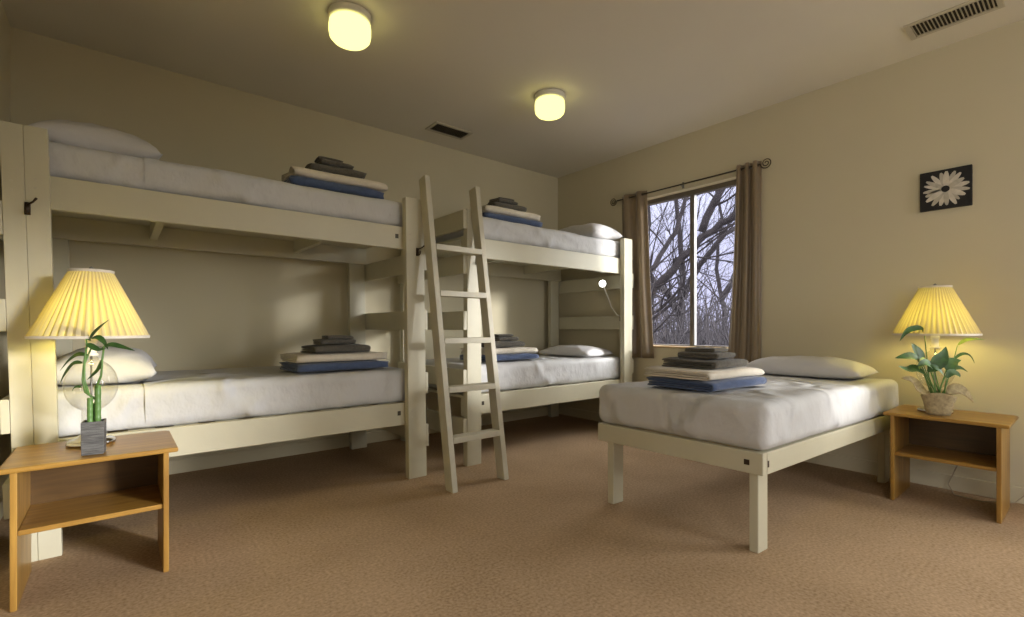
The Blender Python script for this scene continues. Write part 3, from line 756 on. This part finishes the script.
bm = bmesh.new(); tube(bm, [(XR - .0250, cy, cz), (XR - .0262, cy, cz)], .021, 16); obj('flower_centre', bm, M['black'], dp)

# ------------------------------------------------------------------ ceiling lights
def ceiling_light(x, y, label):
    r = thing('ceiling_light', (x, y, H), label, 'ceiling light')
    c = bmesh.new(); lathe(c, [(.0, H - .001), (.120, H - .001), (.123, H - .010), (.121, H - .038), (.113, H - .042), (.0, H - .042)], x, y, 40); obj('canopy', c, M['white_plastic'], r, smooth=True)
    g = bmesh.new(); lathe(g, [(.104, H - .043), (.116, H - .054), (.119, H - .075), (.119, H - .112), (.114, H - .138), (.098, H - .156), (.068, H - .168), (.03, H - .172), (.0, H - .173)], x, y, 40)
    obj('globe', g, M['opal'], r, smooth=True)
    return r
ceiling_light(1.06, 2.80, 'lit opal drum ceiling light above the left bunk bed')
ceiling_light(2.655, 2.77, 'lit opal drum ceiling light nearest the far corner')
ceiling_light(1.01, .10, 'unseen fill light added above the viewer, an opal ceiling drum')  # out-of-view lamp added to help light the room
ceiling_light(2.8, .10, 'unseen fill light added above the near end of the room, an opal drum')  # another added lamp, unseen, for more room light

# ------------------------------------------------------------------ ceiling vents
def vent(x0, x1, y0, y1, along, label):
    r = thing('ceiling_vent', ((x0 + x1) / 2, (y0 + y1) / 2, H), label, 'vent')
    z0, z1 = H - .010, H - .0005; f = bmesh.new(); b = .028
    bx(f, x0, x1, y0, y0 + b, z0, z1); bx(f, x0, x1, y1 - b, y1, z0, z1); bx(f, x0, x0 + b, y0 + b, y1 - b, z0, z1); bx(f, x1 - b, x1, y0 + b, y1 - b, z0, z1)
    obj('vent_frame', f, M['vent'], r, bevel=.002)
    obj('duct_shade', box(x0 + b, x1 - b, y0 + b, y1 - b, H - .002, H - .0006), M['duct'], r)  # dark plate under the solid ceiling, painted as the shade inside the duct
    n = 20
    for i in range(n):
        t = (i + .5) / n; fb = bmesh.new()
        if along == 'y':
            c = y0 + b + (y1 - y0 - 2 * b) * t; bx(fb, x0 + b, x1 - b, c - .0015, c + .0015, z0 + .001, H - .0022, lambda x, y, z: (x, y + (z - z0) * .9, z))
        else:
            c = x0 + b + (x1 - x0 - 2 * b) * t; bx(fb, c - .0015, c + .0015, y0 + b, y1 - b, z0 + .001, H - .0022, lambda x, y, z: (x + (z - z0) * .9, y, z))
        obj('fin', fb, M['vent'] if along == 'y' else M['alu'], r)
vent(3.71, 3.925, .345, .765, 'y', 'white louvred ceiling vent above the daisy picture')
vent(2.20, 2.60, 3.75, 3.96, 'x', 'small dark louvred ceiling vent near the back wall')

# ------------------------------------------------------------------ curtains
RX, RZ = 4.148, 2.415
cr = thing('curtain_rod', (RX, 2.53, RZ), 'thin dark curtain rod with scroll ends above the window', 'curtain rod')
rb = bmesh.new(); tube(rb, [(RX, 1.80, RZ), (RX, 3.29, RZ)], .007, 10); obj('rod', rb, M['bronze'], cr, smooth=True)
for s, y in ((-1, 1.80), (1, 3.29)):
    f = bmesh.new(); pts = []
    for i in range(36):
        a = i * .36; rr = .046 * (1 - i / 42); pts.append((RX, y + s * (.048 + rr * math.cos(a + PI)), RZ + rr * math.sin(a + PI)))
    tube(f, pts, .0042, 6); obj('scroll_finial', f, M['iron'], cr, smooth=True)
for y in (1.88, 2.53, 3.18):
    bk = bmesh.new(); bx(bk, XR - .006, XR - .0005, y - .01, y + .01, RZ - .03, RZ + .03); tube(bk, [(XR - .006, y, RZ - .012), (RX, y, RZ - .010)], .005, 8); obj('bracket', bk, M['alu_light'], cr)

def curtain(yt0, yt1, yb0, yb1, zb, folds, label, seed):
    """wavy cloth hung on rings; y extents at the top and at the hem"""
    zt = RZ + .035; r = thing('curtain', (RX, (yt0 + yt1) / 2, zb), label, 'curtain', None)
    bm = bmesh.new(); nu, nv = folds * 22, 30; th = .0025; G = []
    for side in (0, 1):
        g = []
        for j in range(nv + 1):
            v = j / nv; z = zt + (zb - zt) * v; row = []
            for i in range(nu + 1):
                u = i / nu; y = (yt0 + (yt1 - yt0) * u) * (1 - v ** 1.3) + (yb0 + (yb1 - yb0) * u) * v ** 1.3
                ph = 2 * PI * folds * u + .5 * nz(u * 3 + seed, v * 1.3, seed, 1.5)
                am = .025 * (1 - .18 * v) * (1 + .25 * nz(u * 4, v * 2, seed, 1))
                x = RX - .002 + am * math.cos(ph) * (1 if True else 0)
                x = min(x, XR - .009)
                y += .006 * math.sin(2 * ph) + .008 * nz(u * 5, v * 2.5, seed + 9, 1) * v
                row.append(bm.verts.new((x + (th if side else 0), y, z)))
            g.append(row)
        G.append(g)
    for g in G:
        for j in range(nv):
            for i in range(nu): bm.faces.new((g[j][i], g[j][i + 1], g[j + 1][i + 1], g[j + 1][i]))
    a, b = G
    for j in range(nv):
        for i in (0, nu): bm.faces.new((a[j][i], a[j + 1][i], b[j + 1][i], b[j][i]))
    for i in range(nu):
        for j in (0, nv): bm.faces.new((a[j][i], a[j][i + 1], b[j][i + 1], b[j][i]))
    obj('drape', bm, M['curtain'], r, smooth=True)
    for k in range(folds * 2):
        y = yt0 + (yt1 - yt0) * (k + .5) / (folds * 2); g = bmesh.new(); pts = [(RX - .002 + 0 * k, y + (.004 if k % 2 else -.004) + .0, RZ)]
        ring = [(RX + .014 * math.cos(t * PI / 6), y + .002 * math.sin(t * PI / 6), RZ + .014 * math.sin(t * PI / 6)) for t in range(13)]
        tube(g, ring, .0022, 5, cap=False); obj('grommet', g, M['bronze'], r, smooth=True)
curtain(2.925, 3.24, 2.84, 3.20, .745, 2, 'tan curtain at the left of the window, beside the far bunk bed', 1)
curtain(1.80, 2.01, 1.795, 2.085, .735, 3, 'tan curtain at the right of the window, above the single bed pillow', 5)

# ------------------------------------------------------------------ outside
g = bmesh.new(); n = 26; V = [[g.verts.new((4.9 + 95 * (i / n) ** 1.6, -55 + 140 * j / n, -1.2 - .02 * i + .4 * nz(i * .3, j * .3, 0, 1) + (i / n) ** 2 * 1.8)) for j in range(n + 1)] for i in range(n + 1)]
for i in range(n):
    for j in range(n): g.faces.new((V[i][j], V[i + 1][j], V[i + 1][j + 1], V[i][j + 1]))
o = struct('ground', g, M['ground'], smooth=True)

def px3(px, py, Z):
    """a point seen by the camera at depth Z"""
    X = (px - 512) / 482 * Z; z = 1.05 + (328 - py) / 482 * Z
    return Vector((.774 * X + .633 * Z, -.633 * X + .774 * Z, z))
def grow(bm, p, d, r, ln, depth, rnd, droop=.0, seg=4):
    n = 4; pts = [p.copy()]; rad = [r]; dd = d.copy()
    for i in range(n):
        dd = (dd + Vector((rnd.uniform(-1, 1), rnd.uniform(-1, 1), rnd.uniform(-.6, .8))) * .17 + Vector((0, 0, .04 - droop))).normalized()
        pts.append(pts[-1] + dd * ln / n); rad.append(r * (1 - .42 * (i + 1) / n))
    tube(bm, pts, rad, 6 if r > .03 else seg, cap=False)
    if depth <= 0: return
    k = 2 if depth > 3 else 3
    for i in range(k + (rnd.random() < .5)):
        j = rnd.randint(1, n); base = pts[j] if i else pts[n]
        ax = Vector((rnd.uniform(-1, 1), rnd.uniform(-1, 1), rnd.uniform(-1, 1))).normalized()
        nd = (Matrix.Rotation(rnd.uniform(.35, .95), 3, ax) @ dd).normalized()
        grow(bm, base, nd, rad[j] * rnd.uniform(.42, .62), ln * rnd.uniform(.62, .88), depth - 1, rnd, droop, seg)
def limb(bm, pts, r0, r1, rnd, twigs=8, depth=3, ln=.9):
    P = []
    pts = [Vector(p) for p in pts]
    for a, b in zip(pts, pts[1:]):
        for k in range(4): P.append(a.lerp(b, k / 4) + Vector((rnd.uniform(-1, 1), rnd.uniform(-1, 1), rnd.uniform(-1, 1))) * .03)
    P.append(pts[-1]); n = len(P)
    R = [r0 + (r1 - r0) * i / (n - 1) for i in range(n)]; tube(bm, P, R, 9)
    for i in range(twigs):
        j = rnd.randint(n // 5, n - 1); t = (P[min(j + 1, n - 1)] - P[j - 1]).normalized()
        ax = Vector((rnd.uniform(-1, 1), rnd.uniform(-1, 1), rnd.uniform(-1, 1))).normalized()
        grow(bm, P[j], Matrix.Rotation(rnd.uniform(.5, 1.2), 3, ax) @ t, R[j] * rnd.uniform(.2, .38), ln * rnd.uniform(.7, 1.2), depth, rnd)
def tree(base, trunk_r, limbs, label, seed, twigs=8, depth=3, ln=.9, org=None):
    rnd = random.Random(seed)
    r = thing('bare_tree', org or tuple(base), label, 'tree')
    for l in limbs:
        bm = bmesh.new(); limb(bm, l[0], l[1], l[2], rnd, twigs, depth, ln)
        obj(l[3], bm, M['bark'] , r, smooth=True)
Zt = 10.0
tb = px3(632, 352, 9.6); tb.z = -1.35
fork = px3(640, 318, 9.6)
tree(tb, .22, [
    ([tb, px3(634, 340, 9.6), fork], .14, .12, 'trunk'),
    ([fork, px3(655, 287, 9.4), px3(680, 262, 9.2), px3(706, 236, 9.0), px3(736, 214, 8.8), px3(775, 180, 8.6)], .085, .055, 'limb'),
    ([fork, px3(648, 275, 9.7), px3(672, 240, 9.9), px3(684, 210, 10), px3(692, 180, 10.2), px3(700, 140, 10.3)], .06, .03, 'limb'),
    ([px3(700, 232, 8.6), px3(716, 200, 8.4), px3(727, 178, 8.3), px3(742, 140, 8.2)], .07, .045, 'limb'),
    ([fork, px3(636, 270, 9.9), px3(650, 225, 10), px3(646, 180, 10)], .055, .025, 'limb'),
], 'large bare grey tree with crossing limbs outside the window', 3, 10, 4, 1.25, org=(tb.x, tb.y, tb.z))
t2 = px3(682, 345, 15); t2.z = -1.4
tree(t2, .2, [
    ([t2, px3(680, 320, 15), px3(683, 270, 15), px3(678, 225, 15), px3(672, 170, 15)], .13, .05, 'trunk'),
    ([px3(681, 300, 15), px3(700, 265, 14.5), px3(725, 235, 14), px3(750, 220, 14)], .10, .05, 'limb'),
    ([px3(681, 315, 15), px3(665, 290, 14.6), px3(655, 282, 14.3), px3(640, 265, 14)], .12, .05, 'limb'),
], 'bare upright tree with a dark trunk behind the window post, further off', 9, 13, 4, 1.6)
t3 = px3(722, 345, 19); t3.z = -1.4
tree(t3, .2, [
    ([t3, px3(724, 310, 19), px3(716, 270, 19), px3(722, 220, 19), px3(715, 160, 19)], .10, .04, 'trunk'),
    ([px3(722, 300, 19), px3(745, 262, 18.5), px3(765, 240, 18)], .12, .05, 'limb'),
], 'bare slender tree seen through the right window pane', 21, 14, 4, 1.9)
# brush: thickets of thin stems nobody could count
def thicket(Za, Zb, n, hmin, hmax, seed, th):
    rnd = random.Random(seed); bm = bmesh.new()
    for i in range(n):
        Z = rnd.uniform(Za, Zb); p = px3(rnd.uniform(560, 830), 330, Z); p.z = -1.5
        h = rnd.uniform(hmin, hmax); d = Vector((rnd.uniform(-.3, .3), rnd.uniform(-.3, .3), 1)).normalized()
        pts = [p, p + d * h * .5, p + d * h + Vector((rnd.uniform(-.3, .3), rnd.uniform(-.3, .3), 0))]
        tube(bm, pts, [th, th * .7, th * .3], 3, cap=False)
        for k in range(4):
            q = pts[0].lerp(pts[1], rnd.uniform(.5, 1)) if k % 2 else pts[1].lerp(pts[2], rnd.random()); e = q + Vector((rnd.uniform(-.8, .8), rnd.uniform(-.8, .8), rnd.uniform(.2, .8))) * h * .25
            tube(bm, [q, q.lerp(e, .5) + Vector((0, 0, .04)), e], [th * .5, th * .4, th * .2], 3, cap=False)
    return bm
o = obj('brush', thicket(9, 30, 2800, 1.5, 3.9, 5, .02), M['twig'], kind='stuff'); tag(o, 'dense grey winter brush across the field beyond the trees', 'brush')

# ------------------------------------------------------------------ light
w = bpy.data.worlds.new('World'); bpy.context.scene.world = w; w.use_nodes = True; nt = w.node_tree
bg = nt.nodes['Background']; tc = nt.nodes.new('ShaderNodeTexCoord'); sx = nt.nodes.new('ShaderNodeSeparateXYZ'); cr_ = nt.nodes.new('ShaderNodeValToRGB')
nt.links.new(tc.outputs['Generated'], sx.inputs[0]); nt.links.new(sx.outputs['Z'], cr_.inputs['Fac']); nt.links.new(cr_.outputs['Color'], bg.inputs['Color'])
e = cr_.color_ramp.elements; e[0].position = 0.0; e[0].color = (.10, .10, .135, 1); e[1].position = .75; e[1].color = (1, 1, 1, 1)
k = e.new(.28); k.color = (.155, .16, .205, 1); k = e.new(.42); k.color = (1.0, 1.0, 1.0, 1)
SKY = 6.0; GLOW = 8.0; FILL_GLOW = 5.5
bg.inputs['Strength'].default_value = SKY
# hazy glow of the low sun, then an added fill glow out of view
last = bg
for az, el, lo, g_, col in ((math.radians(-60), math.radians(10), .40, GLOW, (.98, 1, .93, 1)), (math.radians(185), math.radians(8), .30, FILL_GLOW, (1, .98, .92, 1))):
    dt = nt.nodes.new('ShaderNodeVectorMath'); dt.operation = 'DOT_PRODUCT'; dt.inputs[1].default_value = (math.cos(az) * math.cos(el), math.sin(az) * math.cos(el), math.sin(el))
    nm_ = nt.nodes.new('ShaderNodeVectorMath'); nm_.operation = 'NORMALIZE'; nt.links.new(tc.outputs['Generated'], nm_.inputs[0]); nt.links.new(nm_.outputs[0], dt.inputs[0])
    mr = nt.nodes.new('ShaderNodeMapRange'); mr.interpolation_type = 'SMOOTHSTEP'; mr.inputs['From Min'].default_value = lo; mr.inputs['From Max'].default_value = 1.0; mr.inputs['To Max'].default_value = g_
    nt.links.new(dt.outputs['Value'], mr.inputs['Value'])
    b2_ = nt.nodes.new('ShaderNodeBackground'); b2_.inputs['Color'].default_value = col; nt.links.new(mr.outputs['Result'], b2_.inputs['Strength'])
    ad_ = nt.nodes.new('ShaderNodeAddShader'); nt.links.new(last.outputs[0], ad_.inputs[0]); nt.links.new(b2_.outputs[0], ad_.inputs[1]); last = ad_
nt.links.new(last.outputs[0], nt.nodes['World Output'].inputs['Surface'])
def sun(az, el, strength, ang, col):
    l = bpy.data.lights.new('sun', 'SUN'); l.energy = strength; l.angle = math.radians(ang); l.color = col
    o = bpy.data.objects.new('sun', l); C.objects.link(o)
    d = Vector((math.cos(az) * math.cos(el), math.sin(az) * math.cos(el), -math.sin(el)))
    o.rotation_euler = d.to_track_quat('-Z', 'Y').to_euler(); return o
sun(math.radians(180 - 62), math.radians(10), 4.6, 9, (1, .985, .94))
for nm, hole, ax in (('a', W1, 'x'), ('b', W2, 'x'), ('c', W3, 'y'), ('d', W4_FILL, 'l')):
    l = bpy.data.lights.new('window_portal', 'AREA'); l.shape = 'RECTANGLE'; l.size = hole[1] - hole[0]; l.size_y = hole[3] - hole[2]
    l.cycles.is_portal = True
    o = bpy.data.objects.new('window_portal', l); C.objects.link(o); um, zm = (hole[0] + hole[1]) / 2, (hole[2] + hole[3]) / 2
    o.location = {'x': (XR + T + .01, um, zm), 'y': (um, YF - T - .01, zm), 'l': (XL - T - .01, um, zm)}[ax]
    d = {'x': Vector((-1, 0, 0)), 'y': Vector((0, 1, 0)), 'l': Vector((1, 0, 0))}[ax]; o.rotation_euler = d.to_track_quat('-Z', 'Z').to_euler()

# ------------------------------------------------------------------ camera
cam = bpy.data.cameras.new('camera'); cam.sensor_width = 36; cam.lens = 482 / 1024 * 36; cam.shift_y = 19.5 / 1024; cam.clip_start = .05; cam.clip_end = 300
co = bpy.data.objects.new('camera', cam); C.objects.link(co); co.location = (0, 0, 1.05); co.rotation_euler = (PI / 2, 0, -math.radians(39.3))
S = bpy.context.scene; S.camera = co
S.view_settings.view_transform = 'Standard'; S.view_settings.look = 'None'; S.view_settings.gamma = 1; S.view_settings.use_curve_mapping = False
S.view_settings.exposure = 0.27
